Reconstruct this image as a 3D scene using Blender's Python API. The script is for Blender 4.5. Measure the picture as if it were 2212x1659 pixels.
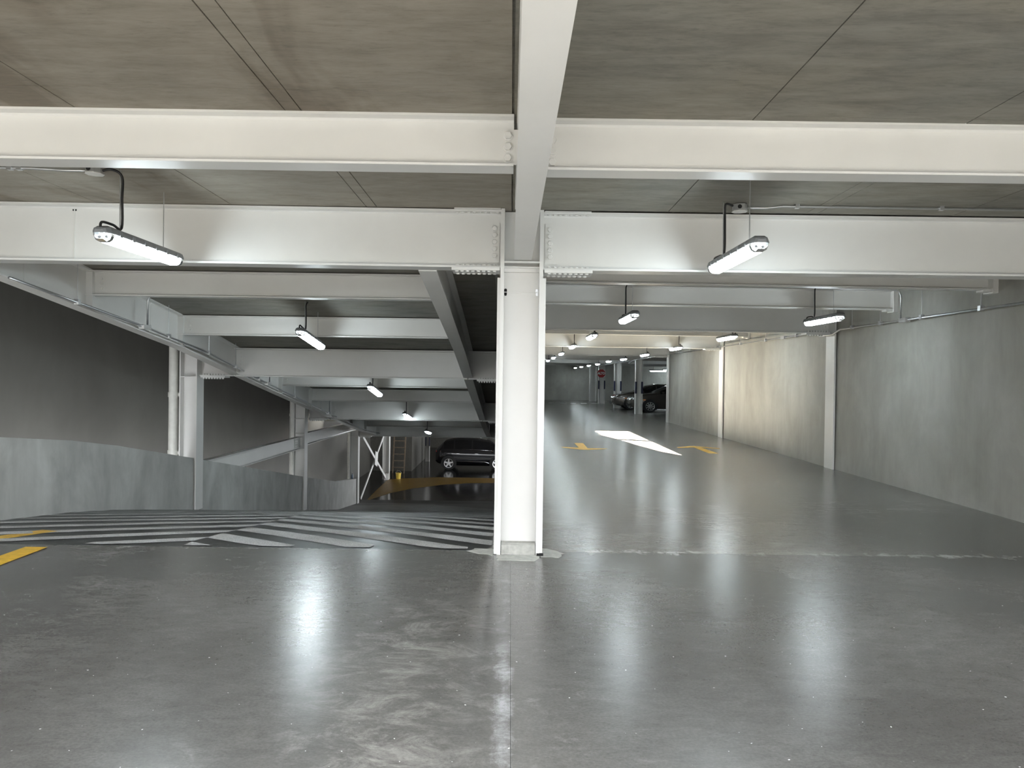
import bpy, math, random
import numpy as np
from mathutils import Vector, Matrix
random.seed(7)
PI = math.pi
for o in list(bpy.data.objects):
    bpy.data.objects.remove(o, do_unlink=True)
SC = bpy.context.scene
COL = SC.collection

# ------------------------------------------------------------------ camera
YAW, PITCH, ROLL, FPX = 0.002042, 0.008626, 0.0138, 1560.0
cam_d = bpy.data.cameras.new('camera')
cam = bpy.data.objects.new('camera', cam_d)
COL.objects.link(cam)
cam_d.sensor_fit = 'HORIZONTAL'
cam_d.sensor_width = 36.0
cam_d.lens = 36.0 * FPX / 2212.0
cam_d.clip_start, cam_d.clip_end = 0.05, 300
_f = Vector((math.sin(YAW) * math.cos(PITCH), math.cos(YAW) * math.cos(PITCH), -math.sin(PITCH)))
_r = Vector((math.cos(YAW), -math.sin(YAW), 0))
_u = _r.cross(_f)
_r2 = _r * math.cos(ROLL) + _u * math.sin(ROLL)
_u2 = -_r * math.sin(ROLL) + _u * math.cos(ROLL)
cam.matrix_world = Matrix(((_r2.x, _u2.x, -_f.x, 0), (_r2.y, _u2.y, -_f.y, 0), (_r2.z, _u2.z, -_f.z, 1.6), (0, 0, 0, 1)))
SC.camera = cam

# ------------------------------------------------------------------ world, sun, exposure
W = bpy.data.worlds.new('sky')
SC.world = W
W.use_nodes = True
bg = W.node_tree.nodes['Background']
bg.inputs[0].default_value = (0.94, 0.965, 1.0, 1)
bg.inputs[1].default_value = 6.0
sun_d = bpy.data.lights.new('sun', 'SUN')
sun_d.energy = 240.0
sun_d.angle = 0.009
sun_d.color = (1.0, 0.9, 0.74)
sun = bpy.data.objects.new('sun', sun_d)
COL.objects.link(sun)
sun.rotation_euler = Vector((1.0, -0.45, -0.704)).to_track_quat('-Z', 'Y').to_euler()
sun.location = (-20, 10, 15)
LAMP = 38.0
SC.view_settings.view_transform = 'Standard'
SC.view_settings.look = 'None'
SC.view_settings.gamma = 1.0
SC.view_settings.use_curve_mapping = False
SC.view_settings.exposure = 1.0

# ------------------------------------------------------------------ materials
class NT:
    def __init__(s, name):
        s.m = bpy.data.materials.new(name)
        s.m.use_nodes = True
        s.t = s.m.node_tree
        s.b = s.t.nodes['Principled BSDF']
    def n(s, typ, **kw):
        q = s.t.nodes.new(typ)
        for k, v in kw.items():
            setattr(q, k, v)
        return q
    def l(s, a, b):
        s.t.links.new(a, b)
    def noise(s, scale, vec=(1, 1, 1), detail=6, rough=0.6, dist=0.0, rot=(0, 0, 0)):
        g = s.n('ShaderNodeNewGeometry')
        mp = s.n('ShaderNodeMapping')
        mp.inputs['Scale'].default_value = vec
        mp.inputs['Rotation'].default_value = rot
        s.l(g.outputs['Position'], mp.inputs['Vector'])
        q = s.n('ShaderNodeTexNoise')
        q.inputs['Scale'].default_value = scale
        q.inputs['Detail'].default_value = detail
        q.inputs['Roughness'].default_value = rough
        q.inputs['Distortion'].default_value = dist
        s.l(mp.outputs['Vector'], q.inputs['Vector'])
        return q.outputs['Fac']
    def ramp(s, fac, stops):
        r = s.n('ShaderNodeValToRGB')
        e = r.color_ramp.elements
        while len(e) < len(stops):
            e.new(0.5)
        for el, (p, c) in zip(e, stops):
            el.position = p
            el.color = (c[0], c[1], c[2], 1) if not isinstance(c, (int, float)) else (c, c, c, 1)
        s.l(fac, r.inputs['Fac'])
        return r.outputs['Color']
    def mix(s, a, b, fac=0.5, mode='MIX'):
        q = s.n('ShaderNodeMix', data_type='RGBA', blend_type=mode)
        for sock, v in ((0, fac), (6, a), (7, b)):
            if hasattr(v, 'is_linked') or hasattr(v, 'links'):
                s.l(v, q.inputs[sock])
            elif sock == 0:
                q.inputs[0].default_value = v
            else:
                q.inputs[sock].default_value = (v[0], v[1], v[2], 1)
        return q.outputs[2]
    def bump(s, h, strength=0.2, dist=0.01):
        q = s.n('ShaderNodeBump')
        q.inputs['Strength'].default_value = strength
        q.inputs['Distance'].default_value = dist
        s.l(h, q.inputs['Height'])
        s.l(q.outputs['Normal'], s.b.inputs['Normal'])
    def set(s, **kw):
        for k, v in kw.items():
            k = k.replace('_', ' ')
            i = s.b.inputs[k]
            if hasattr(v, 'links'):
                s.l(v, i)
            elif isinstance(v, tuple):
                i.default_value = (v[0], v[1], v[2], 1)
            else:
                i.default_value = v
        return s.m

def simple(name, col, rough=0.5, metal=0.0, var=0.08, scale=9.0, bump=0.0, **kw):
    t = NT(name)
    f = t.noise(scale)
    lo = tuple(c * (1 - var) for c in col)
    hi = tuple(min(1, c * (1 + var)) for c in col)
    c = t.ramp(f, [(0.3, lo), (0.7, hi)])
    t.set(Base_Color=c, Roughness=rough, Metallic=metal, **kw)
    if bump:
        t.bump(t.noise(scale * 12), bump, 0.004)
    return t.m

M = {}
# white enamel on steel, a little orange peel
t = NT('white_steel_paint')
c = t.ramp(t.noise(1.4, detail=4), [(0.3, (0.70, 0.695, 0.675)), (0.7, (0.755, 0.75, 0.73))])
t.set(Base_Color=c, Roughness=0.38)
t.bump(t.noise(60, detail=3), 0.06, 0.003)
M['white'] = t.m
M['galv'] = simple('galvanised_steel', (0.62, 0.63, 0.64), 0.32, 0.9)
M['grey_plastic'] = simple('grey_plastic', (0.22, 0.23, 0.24), 0.45)
M['black_rubber'] = simple('black_rubber', (0.015, 0.015, 0.016), 0.5)
M['dark_hole'] = simple('black_fill', (0.01, 0.01, 0.01), 0.9)  # flat black; in the holes it stands in for their shade
M['pvc'] = simple('white_pvc', (0.62, 0.62, 0.58), 0.35)
M['yellow_paint'] = simple('yellow_floor_paint', (0.60, 0.36, 0.035), 0.45, var=0.22, scale=14)
M['white_paint_line'] = simple('white_floor_paint', (0.6, 0.6, 0.58), 0.5, var=0.15)
M['navy'] = simple('navy_padding', (0.012, 0.014, 0.05), 0.6)
M['wood'] = simple('weathered_wood', (0.17, 0.13, 0.09), 0.7, var=0.25)
M['bucket'] = simple('yellow_bucket_plastic', (0.70, 0.50, 0.08), 0.4)
M['bottle'] = simple('blue_bottle_plastic', (0.10, 0.16, 0.24), 0.2)
M['sign_red'] = simple('sign_red', (0.42, 0.012, 0.015), 0.35, var=0.03)
M['sign_white'] = simple('sign_white', (0.85, 0.85, 0.85), 0.35, var=0.02)
M['car_black'] = simple('black_car_paint', (0.004, 0.004, 0.006), 0.12, var=0.0, Coat_Weight=1.0, Coat_Roughness=0.03)
M['car_grey'] = simple('bronze_grey_car_paint', (0.085, 0.075, 0.068), 0.25, 0.5, var=0.02, Coat_Weight=1.0, Coat_Roughness=0.03)
M['glass'] = simple('tinted_glass', (0.004, 0.004, 0.005), 0.05, var=0.0)
M['tyre'] = simple('tyre_rubber', (0.012, 0.012, 0.012), 0.8)
M['alloy'] = simple('alloy_wheel', (0.72, 0.72, 0.73), 0.3, 0.85)
M['chrome'] = simple('chrome', (0.8, 0.8, 0.82), 0.12, 1.0, var=0.0)
M['tail_red'] = simple('tail_lamp_red', (0.7, 0.02, 0.03), 0.2)
M['head_lamp'] = simple('head_lamp_lens', (0.55, 0.56, 0.58), 0.1)
M['amber'] = simple('amber_lens', (0.8, 0.25, 0.03), 0.2)

# cast ceiling concrete: grain running across, warm and cool clouds
def ceiling_mat(name, tint):
    t = NT(name)
    a = t.noise(3.0, (0.7, 2.6, 1), 9, 0.72, 0.3)
    b = t.noise(0.55, (1, 1, 1), 4, 0.6, 0.4)
    d = t.noise(22, (0.45, 2.0, 1), 6, 0.75, 0.4)
    c1 = t.ramp(a, [(0.28, (0.165, 0.158, 0.141)), (0.5, (0.252, 0.245, 0.224)), (0.75, (0.335, 0.327, 0.30))])
    c2 = t.ramp(b, [(0.3, (0.74, 0.75, 0.745)), (0.7, tint)])
    c3 = t.ramp(d, [(0.30, 0.72), (0.46, 1.0), (0.8, 1.08)])
    c = t.mix(t.mix(c1, c2, 1.0, 'MULTIPLY'), c3, 0.8, 'MULTIPLY')
    t.set(Base_Color=c, Roughness=0.75)
    t.bump(d, 0.25, 0.004)
    return t.m
M['ceil'] = ceiling_mat('board_marked_concrete', (0.95, 0.89, 0.79))
t = NT('stained_concrete')
a = t.noise(3.0, (0.7, 2.6, 1), 9, 0.72, 0.3)
b = t.noise(0.9, (1.0, 0.35, 1), 5, 0.55, 0.8, (0, 0, 0.25))
d = t.noise(22, (0.45, 2.0, 1), 6, 0.75, 0.4)
c1 = t.ramp(a, [(0.28, (0.20, 0.188, 0.164)), (0.5, (0.28, 0.262, 0.235)), (0.75, (0.345, 0.328, 0.295))])
c2 = t.ramp(b, [(0.38, (0.60, 0.53, 0.44)), (0.45, (0.92, 0.87, 0.79)), (0.6, (0.97, 0.93, 0.86))])
c = t.mix(t.mix(c1, c2, 0.9, 'MULTIPLY'), t.ramp(d, [(0.30, 0.72), (0.46, 1.0), (0.8, 1.08)]), 0.8, 'MULTIPLY')
t.set(Base_Color=c, Roughness=0.75)
t.bump(d, 0.25, 0.004)
M['ceil_stain'] = t.m

# cast wall concrete: vertical streaks
def wall_mat(name, lo, mid, hi, rough=0.7, streak=0.35):
    t = NT(name)
    a = t.noise(1.6, (1, 1, 0.55), 9, 0.62, 0.5)
    b = t.noise(0.45, (1, 1, 1), 5, 0.6, 0.5)
    d = t.noise(5, (2.0, 2.0, 0.10), 7, 0.62)
    k = t.noise(0.5, (1, 1, 1.6), 3, 0.5)
    c1 = t.ramp(a, [(0.3, lo), (0.52, mid), (0.75, hi)])
    c2 = t.ramp(b, [(0.35, 0.88), (0.65, 1.08)])
    c3 = t.ramp(d, [(0.3, 0.84), (0.7, 1.12)])
    sf = t.ramp(k, [(0.35, 0.1 * streak), (0.65, 1.3 * streak)])
    t.set(Base_Color=t.mix(t.mix(c1, c2, 1, 'MULTIPLY'), c3, sf, 'MULTIPLY'), Roughness=rough)
    t.bump(t.noise(35, detail=5), 0.12, 0.004)
    return t.m
M['wall'] = wall_mat('cast_wall_concrete', (0.30, 0.295, 0.265), (0.35, 0.345, 0.315), (0.41, 0.405, 0.375))
M['parapet'] = wall_mat('parapet_concrete', (0.36, 0.36, 0.345), (0.48, 0.485, 0.465), (0.60, 0.605, 0.585))
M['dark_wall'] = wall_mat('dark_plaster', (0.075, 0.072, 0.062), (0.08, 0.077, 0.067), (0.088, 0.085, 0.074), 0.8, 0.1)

# polished concrete floor
def floor_mat(name, lo, mid, hi, rough, spec=0.55, chalk=0, ripple=0.045):
    t = NT(name)
    a = t.noise(0.5, (1, 1, 1), 6, 0.55, 0.4)
    f = t.noise(5.5, (1, 2.2, 1), 12, 0.80, 0.5, (0, 0, 0.3))
    g = t.noise(60, (1, 1.4, 1), 5, 0.75)
    s = t.noise(42, (1, 1, 1), 1, 0.4)
    w = t.noise(2.2, (1.2, 2.0, 1), 14, 0.85, 0.7)
    k = t.noise(0.42, (1, 1, 1), 2, 0.5)
    c1 = t.ramp(a, [(0.3, lo), (0.52, mid), (0.72, hi)])
    c = t.mix(c1, t.ramp(f, [(0.3, 0.76), (0.5, 1.0), (0.72, 1.24)]), 1, 'MULTIPLY')
    c = t.mix(c, t.ramp(g, [(0.3, 0.78), (0.7, 1.22)]), 1, 'MULTIPLY')
    wf = t.mix(t.ramp(w, [(0.54, 0.0), (0.72, 0.55)]), t.ramp(k, [(0.42, 0.0), (0.66, 1.0)]), 1, 'MULTIPLY')
    c = t.mix(c, (0.36, 0.355, 0.34), wf)
    if chalk:
        # pale efflorescence along the two construction joints and scuffs beside them
        gp = t.n('ShaderNodeNewGeometry')
        sx = t.n('ShaderNodeSeparateXYZ')
        t.l(gp.outputs['Position'], sx.inputs[0])
        def mth(op, x, y=None):
            q = t.n('ShaderNodeMath', operation=op)
            for i, v in enumerate((x, y)):
                if v is None:
                    continue
                if hasattr(v, 'links'):
                    t.l(v, q.inputs[i])
                else:
                    q.inputs[i].default_value = v
            return q.outputs[0]
        nz = t.noise(7, (1, 0.6, 1), 10, 0.75)
        nz2 = t.noise(1.3, (1, 1, 1), 4, 0.6)
        def band(coord, c0, jit, w0, w1, amt):
            d = mth('ABSOLUTE', mth('SUBTRACT', coord, c0))
            d = mth('ADD', d, mth('MULTIPLY', mth('SUBTRACT', nz, 0.5), jit))
            return t.ramp(d, [(w0, amt), (w1, 0.0)])
        m1 = t.mix(band(sx.outputs[0], -0.015, 0.30, 0.0, 0.05, 0.6), t.ramp(mth('MULTIPLY', sx.outputs[1], 0.1), [(0.38, 1.0), (0.46, 0.15)]), 1, 'MULTIPLY')
        m1 = t.mix(m1, t.ramp(w, [(0.42, 0.15), (0.58, 1.0)]), 1, 'MULTIPLY')
        m2 = t.mix(band(sx.outputs[1], 6.68, 0.75, 0.0, 0.05, 0.7), t.ramp(nz2, [(0.40, 0.0), (0.58, 1.0)]), 1, 'MULTIPLY')
        m3 = t.mix(band(sx.outputs[0], -0.55, 0.9, 0.05, 0.62, 0.75), t.ramp(w, [(0.47, 0.0), (0.66, 0.9)]), 1, 'MULTIPLY')
        m3 = t.mix(m3, t.ramp(mth('MULTIPLY', sx.outputs[1], 0.1), [(0.42, 1.0), (0.6, 0.2)]), 1, 'MULTIPLY')
        for mm, cc in ((m3, (0.34, 0.33, 0.31)), (m1, (0.46, 0.47, 0.49)), (m2, (0.40, 0.40, 0.385))):
            c = t.mix(c, cc, mm)
    c = t.mix(c, (0.62, 0.62, 0.6), t.ramp(s, [(0.785, 0.0), (0.80, 0.9)]))
    t.set(Base_Color=c, Roughness=rough)
    t.b.inputs['Specular IOR Level'].default_value = spec
    t.bump(t.noise(2.6, (0.8, 2.0, 1), 9, 0.66), ripple, 0.02)
    return t.m
M['floor'] = floor_mat('polished_concrete', (0.068, 0.067, 0.063), (0.10, 0.099, 0.093), (0.15, 0.147, 0.139), 0.27, 0.85, 1, 0.06)
M['floor_r'] = floor_mat('polished_concrete_lane', (0.10, 0.098, 0.09), (0.155, 0.151, 0.139), (0.215, 0.208, 0.192), 0.25, 0.95, 1, 0.10)
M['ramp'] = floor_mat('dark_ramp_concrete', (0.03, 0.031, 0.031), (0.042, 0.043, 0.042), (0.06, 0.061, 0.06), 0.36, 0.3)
M['low_floor'] = floor_mat('shade_toned_concrete', (0.008, 0.008, 0.009), (0.012, 0.012, 0.013), (0.018, 0.018, 0.019), 0.14, 0.45)  # base colour dropped to carry the lower level's darkness
M['shade_yellow'] = simple('shaded_yellow_paint', (0.20, 0.115, 0.012), 0.4, var=0.25, scale=8)  # the yellow floor paint again, darkened to carry the lower level's shade
t = NT('rough_stripe_concrete')
c = t.ramp(t.noise(90, detail=4, rough=0.8), [(0.35, (0.24, 0.24, 0.23)), (0.65, (0.58, 0.58, 0.57))])
c = t.mix(c, t.ramp(t.noise(2.0), [(0.3, 0.75), (0.7, 1.1)]), 0.8, 'MULTIPLY')
t.set(Base_Color=c, Roughness=0.8)
t.bump(t.noise(120, detail=2), 0.5, 0.004)
M['stripe'] = t.m
M['yard'] = simple('yard_bounce_paving', (0.56, 0.52, 0.45), 0.8)  # pale warm tone put in to bounce daylight onto the beams
M['grout'] = simple('pale_grout', (0.40, 0.40, 0.37), 0.7, var=0.2, scale=18, bump=0.2)
M['chalk'] = simple('efflorescence', (0.42, 0.43, 0.44), 0.6, var=0.3, scale=30)
M['low_wall'] = simple('shade_toned_whitewash', (0.075, 0.072, 0.062), 0.8, var=0.15)  # white wall with the lower level's dimness put into its colour
# lamp cover
t = NT('lit_lamp_cover')
t.set(Base_Color=(0.9, 0.9, 0.9), Roughness=0.4, Emission_Color=(0.84, 0.955, 1.0), Emission_Strength=LAMP)
M['lit'] = t.m
t = NT('dim_lamp_cover')
t.set(Base_Color=(0.9, 0.9, 0.9), Roughness=0.4, Emission_Color=(0.84, 0.955, 1.0), Emission_Strength=LAMP * 0.28)
M['lit_dim'] = t.m
t = NT('half_lit_lamp_cover')
t.set(Base_Color=(0.9, 0.9, 0.9), Roughness=0.4, Emission_Color=(0.84, 0.955, 1.0), Emission_Strength=LAMP * 0.62)
M['lit_half'] = t.m
t = NT('clear_lens')
t.set(Base_Color=(0.93, 0.96, 0.98), Roughness=0.08, Transmission_Weight=0.85, IOR=1.2)
M['lens'] = t.m

# ------------------------------------------------------------------ mesh helpers
class MB:
    def __init__(s):
        s.v, s.f = [], []
    def box(s, x0, x1, y0, y1, z0, z1):
        b = len(s.v)
        s.v += [(x0, y0, z0), (x1, y0, z0), (x1, y1, z0), (x0, y1, z0), (x0, y0, z1), (x1, y0, z1), (x1, y1, z1), (x0, y1, z1)]
        s.f += [tuple(b + i for i in q) for q in ((0, 3, 2, 1), (4, 5, 6, 7), (0, 1, 5, 4), (1, 2, 6, 5), (2, 3, 7, 6), (3, 0, 4, 7))]
        return s
    def rings(s, rings, caps=True, closed=False):
        b = len(s.v)
        n = len(rings[0])
        for r in rings:
            s.v += [tuple(p) for p in r]
        m = len(rings)
        for i in range(m if closed else m - 1):
            for j in range(n):
                k = (i + 1) % m
                s.f.append((b + i * n + j, b + i * n + (j + 1) % n, b + k * n + (j + 1) % n, b + k * n + j))
        if caps and not closed:
            s.f.append(tuple(b + j for j in reversed(range(n))))
            s.f.append(tuple(b + (m - 1) * n + j for j in range(n)))
        return s
    def poly(s, pts, ext):
        e = Vector(ext)
        return s.rings([[Vector(p) for p in pts], [Vector(p) + e for p in pts]])
    def tube(s, pts, r, n=8):
        pts = [Vector(p) for p in pts]
        rr = []
        ref = None
        for i, p in enumerate(pts):
            d = (pts[min(i + 1, len(pts) - 1)] - pts[max(i - 1, 0)]).normalized()
            if ref is None:
                ref = d.orthogonal().normalized()
            a = (ref - d * ref.dot(d)).normalized()
            ref = a
            b = d.cross(a)
            rr.append([p + (a * math.cos(2 * PI * k / n) + b * math.sin(2 * PI * k / n)) * r for k in range(n)])
        return s.rings(rr)
    def lathe(s, prof, n=16, c=(0, 0, 0)):
        return s.rings([[(c[0] + r * math.cos(2 * PI * k / n), c[1] + r * math.sin(2 * PI * k / n), c[2] + z) for k in range(n)] for r, z in prof])
    def mesh(s, name, mat, smooth=False):
        me = bpy.data.meshes.new(name)
        me.from_pydata([tuple(v) for v in s.v], [], s.f)
        me.validate()
        me.materials.append(M[mat] if isinstance(mat, str) else mat)
        if smooth:
            me.shade_smooth()
        me.update()
        return me
    def obj(s, name, mat, parent=None, smooth=False, **kw):
        return link(name, s.mesh(name, mat, smooth), parent, **kw)

def link(name, me, parent=None, loc=None, rot=None):
    o = bpy.data.objects.new(name, me)
    COL.objects.link(o)
    if loc is not None:
        o.location = loc
    if rot is not None:
        o.rotation_euler = rot
    if parent is not None:
        o.parent = parent
    return o

def tag(o, label, cat, group=None):
    o['label'] = label
    o['category'] = cat
    if group:
        o['group'] = group
    return o

def thing(name, label, cat, loc=(0, 0, 0), group=None, rot=None):
    o = link(name, None, None, loc, rot)
    o.empty_display_size = 0.1
    o['kind'] = 'thing'
    return tag(o, label, cat, group)

def struct(o):
    o['kind'] = 'structure'
    return o

def autosmooth(o, ang=0.6):
    me = o.data
    me.shade_smooth()
    me.set_sharp_from_angle(angle=ang)
    return o

ORD = ['first', 'second', 'third', 'fourth', 'fifth', 'sixth', 'seventh', 'eighth', 'ninth', 'tenth', 'eleventh', 'twelfth', 'thirteenth',
       'fourteenth', 'fifteenth', 'sixteenth', 'seventeenth', 'eighteenth', 'nineteenth', 'twentieth', 'twenty-first']

def ip(y, xs, zs):
    return float(np.interp(y, xs, zs))
RY = [6.7, 7.4, 8.2, 9.5, 10.6, 12.9, 20.5, 24.4, 27.8, 28.5, 60]
RZ = [0, -.035, -.10, -.25, -.42, -.84, -2.25, -2.94, -3.29, -3.3, -3.3]
def zr(y): return ip(y, RY, RZ)
SY = [6.6, 8.71, 11.1, 13.4, 15.92, 18.3, 20.76, 24.9, 27.4, 60]
SZ = [3.11, 2.82, 2.49, 2.085, 1.655, 1.26, 0.85, 0.19, -0.16, -0.20]
def zs(y): return ip(y, SY, SZ)
CYs = [-3, 6.6, 13.4, 53]
CZs = [3.11, 3.11, 3.03, 2.97]
def zc(y): return ip(y, CYs, CZs)

# ------------------------------------------------------------------ structure
# floors
fl = struct(MB().box(-9.2, 0.0205, -0.2, 6.66, -0.25, 0).obj('floor', 'floor'))
fr = MB().box(0.022, 6.2, -0.2, 6.655, -0.25, 0).obj('floor_slab', 'floor', fl)
f2 = struct(MB().box(-0.15, 18, 6.662, 54, -0.25, 0).obj('floor_lane', 'floor_r'))
struct(MB().box(-9.4, 6.4, -0.2, 6.7, -0.4, -0.251).obj('floor_subbase', 'floor'))
struct(MB().box(-40, 40, -45, -0.202, -0.3, -0.005).obj('ground_bounce', 'yard'))  # unseen ground behind the viewer, works as a light reflector
mb = MB()
ys = [6.66] + [v for v in RY[1:-1]] + [28.55]
ys = sorted(set(ys + list(np.arange(7, 28.6, 0.5))))
rings = []
for y in ys:
    z = zr(y)
    rings.append([(-5.95, y, z), (-0.15, y, z), (-0.15, y, z - 0.25), (-5.95, y, z - 0.25)])
mb.rings([[Vector(p) for p in r] for r in rings])
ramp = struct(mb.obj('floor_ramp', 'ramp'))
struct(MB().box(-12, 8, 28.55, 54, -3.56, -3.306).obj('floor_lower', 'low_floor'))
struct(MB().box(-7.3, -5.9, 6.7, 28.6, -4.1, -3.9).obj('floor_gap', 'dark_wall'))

# anti-slip chevron stripes cast into the ramp, parts of the ramp
def stripe(ya, yb, slope, xa, xb, x_end):
    # band between apex-line ordinates ya..yb; arm falls towards the viewer away from the apex
    xs = np.linspace(0, 1, 13)
    top, bot = [], []
    for tt in xs:
        x = xa + (x_end - xa) * tt
        d = abs(x - xa)
        y0 = ya - slope * d
        xq = xb + (x_end - xb) * tt
        y1 = yb - slope * abs(xq - xb)
        if y1 < 6.72:
            break
        bot.append((x, max(y0, 6.71)))
        top.append((xq, y1))
    if len(top) < 2:
        return None
    v, f = [], []
    for (a, b) in zip(bot, top):
        for k in range(3):
            q = k / 2
            x = a[0] + (b[0] - a[0]) * q
            y = a[1] + (b[1] - a[1]) * q
            v.append((x, y, zr(y) + 0.004))
    n = len(top)
    for i in range(n - 1):
        for k in range(2):
            q = (i * 3 + k, (i + 1) * 3 + k, (i + 1) * 3 + k + 1, i * 3 + k + 1)
            f.append(q if x_end > xa else tuple(reversed(q)))
    m = MB()
    m.v, m.f = v, f
    return m.obj('anti_slip_stripe', 'stripe', ramp)
def apex(y): return ip(y, [6.9, 7.9, 8.5, 30], [-3.02, -2.82, -2.78, -2.78])
for k in range(-1, 41):
    y = 6.91 + 0.5 * k
    stripe(y + 0.03, y + 0.24, 0.37, apex(y), apex(y + 0.22), -5.8)
for k in range(0, 41):
    y = 6.62 + 0.5 * k
    stripe(y, y + 0.265, 0.66, apex(y), apex(y + 0.26), -0.16)
for k in range(41, 44):
    pass

# ceilings: slab plus the plywood-form panels that show below it
YB = 1.0      # edge of the slab behind the viewer, open court beyond
def clabel(o): return struct(o)
cl = clabel(MB().box(-9.2, 0.0, YB, 6.9, 3.15, 3.42).obj('ceiling_left', 'ceil'))
cr_m = MB()
yy = [(YB, .022), (6.6, .022), (13.4, .022), (13.41, -.001), (54, -.001)]
cr_m.rings([[(0.0, y, zc(y) + e), (18, y, zc(y) + e), (18, y, zc(y) + 0.3), (0.0, y, zc(y) + 0.3)] for y, e in yy])
cr = clabel(cr_m.obj('ceiling_right', 'ceil'))
mb = MB()
mb.rings([[(-5.22, y, zs(y)), (-0.15, y, zs(y)), (-0.15, y, zs(y) + 0.22), (-5.22, y, zs(y) + 0.22)] for y in [6.9] + SY[1:-1] + [28]])
cramp = clabel(mb.obj('ceiling_ramp', 'ceil'))
clabel(MB().box(-12, -0.2, 28.0, 54, -0.18, -0.02).obj('ceiling_lower', 'ceil'))
def panels(parent, xs, ysx, zf, mat):
    g = 0.0035
    for i in range(len(xs) - 1):
        for j in range(len(ysx) - 1):
            y0, y1 = ysx[j] + g, ysx[j + 1] - g
            x0, x1 = xs[i] + g, xs[i + 1] - g
            m = MB()
            dz = random.uniform(-.001, .001)
            m.rings([[(x0, y, zf(y) + dz), (x1, y, zf(y) + dz), (x1, y, zf(y) + 0.022), (x0, y, zf(y) + 0.022)] for y in (y0, y1)])
            mm = mat(i, j) if callable(mat) else mat
            m.obj('formwork_panel', mm, parent)
lx = [-9.2, -8.64, -7.42, -6.2, -4.98, -3.76, -2.545, -1.327, -1.232, -0.01]
panels(cl, lx, [YB, 1.45, 3.89, 4.32], lambda y: 3.13, 'ceil_stain')
panels(cl, lx, [4.32, 6.52, 6.9], lambda y: 3.13, 'ceil_stain')
rx = [0.01, 0.18, 1.395, 2.625, 2.73, 3.95, 5.17, 6.0]
panels(cr, [0.01, 0.18, 1.38, 2.62, 3.84, 5.06, 6.0], [YB, 1.64, 4.13, 4.3], zc, 'ceil')
panels(cr, rx, [4.3, 6.5], zc, 'ceil')
panels(cr, rx, [6.9, 8.9, 11.2, 13.4], zc, 'ceil')

# walls
wr = struct(MB().box(5.965, 6.35, -9.0, 27.25, -0.1, 3.2).obj('wall_right', 'wall'))
struct(MB().box(-9.4, -9.2, -9.0, 12.0, -0.1, 14.0).obj('wall_left_sun_screen', 'wall'))  # unseen wall, raised high to keep sun off the court
struct(MB().box(-9.2, 5.965, -9.2, -9.0, -0.1, 3.6).obj('wall_light_baffle', 'dark_wall'))  # unseen wall, added and sized to cut low daylight
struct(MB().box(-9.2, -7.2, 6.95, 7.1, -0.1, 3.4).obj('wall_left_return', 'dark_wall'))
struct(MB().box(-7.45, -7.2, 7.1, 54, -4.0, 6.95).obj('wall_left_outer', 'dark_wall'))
struct(MB().box(-0.2, 18, 53.5, 53.75, -0.1, 3.2).obj('wall_far', 'wall'))
struct(MB().box(17.6, 17.8, 27.3, 53.5, -0.1, 3.2).obj('wall_far_right', 'wall'))
struct(MB().box(6.35, 17.6, 27.0, 27.25, -0.1, 3.2).obj('wall_bay_near', 'wall'))
mb = MB()
mb.rings([[(-0.165, y, -3.4), (-0.153, y, -3.4), (-0.153, y, zs(y) - 0.003), (-0.165, y, zs(y) - 0.003)] for y in [8.4] + SY[2:-1] + [28.3]])
struct(mb.obj('wall_ramp_light_stop', 'dark_wall'))  # unseen thin wall, added to keep lane light off the ramp
struct(MB().box(-7.2, -0.2, 26.6, 26.8, 0.35, 6.9).obj('wall_well_far', 'wall'))
struct(MB().box(-0.2, -0.1, 26.62, 53.5, 0, 3.2).obj('wall_lane_left', 'wall'))  # unseen wall, near end brought forward to stop stray sun
# upper ramp's inner parapet: its top throws the slanted edge of the sunlit strip
pt = [(13.4, 3.02), (17.0, 2.68), (17.7, 2.47), (18.97, 2.30), (20.56, 2.13), (21.5, 1.98), (24, 1.55), (26.6, 1.25)]
mb = MB()
mb.rings([[(-0.20, y, zs(y)), (-0.12, y, zs(y)), (-0.12, y, z), (-0.20, y, z)] for y, z in [(6.95, 3.4)] + pt])
struct(mb.obj('wall_upper_parapet', 'wall'))
mb = MB()
mb.rings([[(-5.30, y, zs(y) - 0.02), (-5.22, y, zs(y) - 0.02), (-5.22, y, 3.36), (-5.30, y, 3.36)] for y in [6.95] + SY[1:-1] + [28]])
struct(mb.obj('wall_sky_block', 'dark_wall'))  # unseen sheet, added to shut out sky light beside the slab
struct(MB().box(-7.2, -5.22, 6.95, 28.0, 3.36, 3.5).obj('ceiling_sky_block', 'dark_wall'))  # unseen lid, added to keep sky light off the outer wall
# ramp parapet in three lifts between the columns
for k, (a, b) in enumerate(((6.72, 13.17), (13.49, 20.13), (20.45, 27.28))):
    yl = sorted(set([a, b] + [y for y in list(np.arange(7, 28, 0.6)) + RY if a < y < b]))
    mb = MB()
    mb.rings([[(-5.95, y, zr(y) - 0.3), (-5.765, y, zr(y) - 0.3), (-5.765, y, zr(y) + 0.945), (-5.95, y, zr(y) + 0.945)] for y in yl])
    o = mb.obj('wall_parapet', 'parapet')
    struct(o)
# lower level
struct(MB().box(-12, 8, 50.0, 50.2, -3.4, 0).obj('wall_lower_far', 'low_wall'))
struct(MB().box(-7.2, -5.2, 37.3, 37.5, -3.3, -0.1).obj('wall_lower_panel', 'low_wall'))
struct(MB().box(-5.2, -5.05, 37.3, 43.0, -3.3, -0.1).obj('wall_lower_side', 'dark_wall'))

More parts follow.
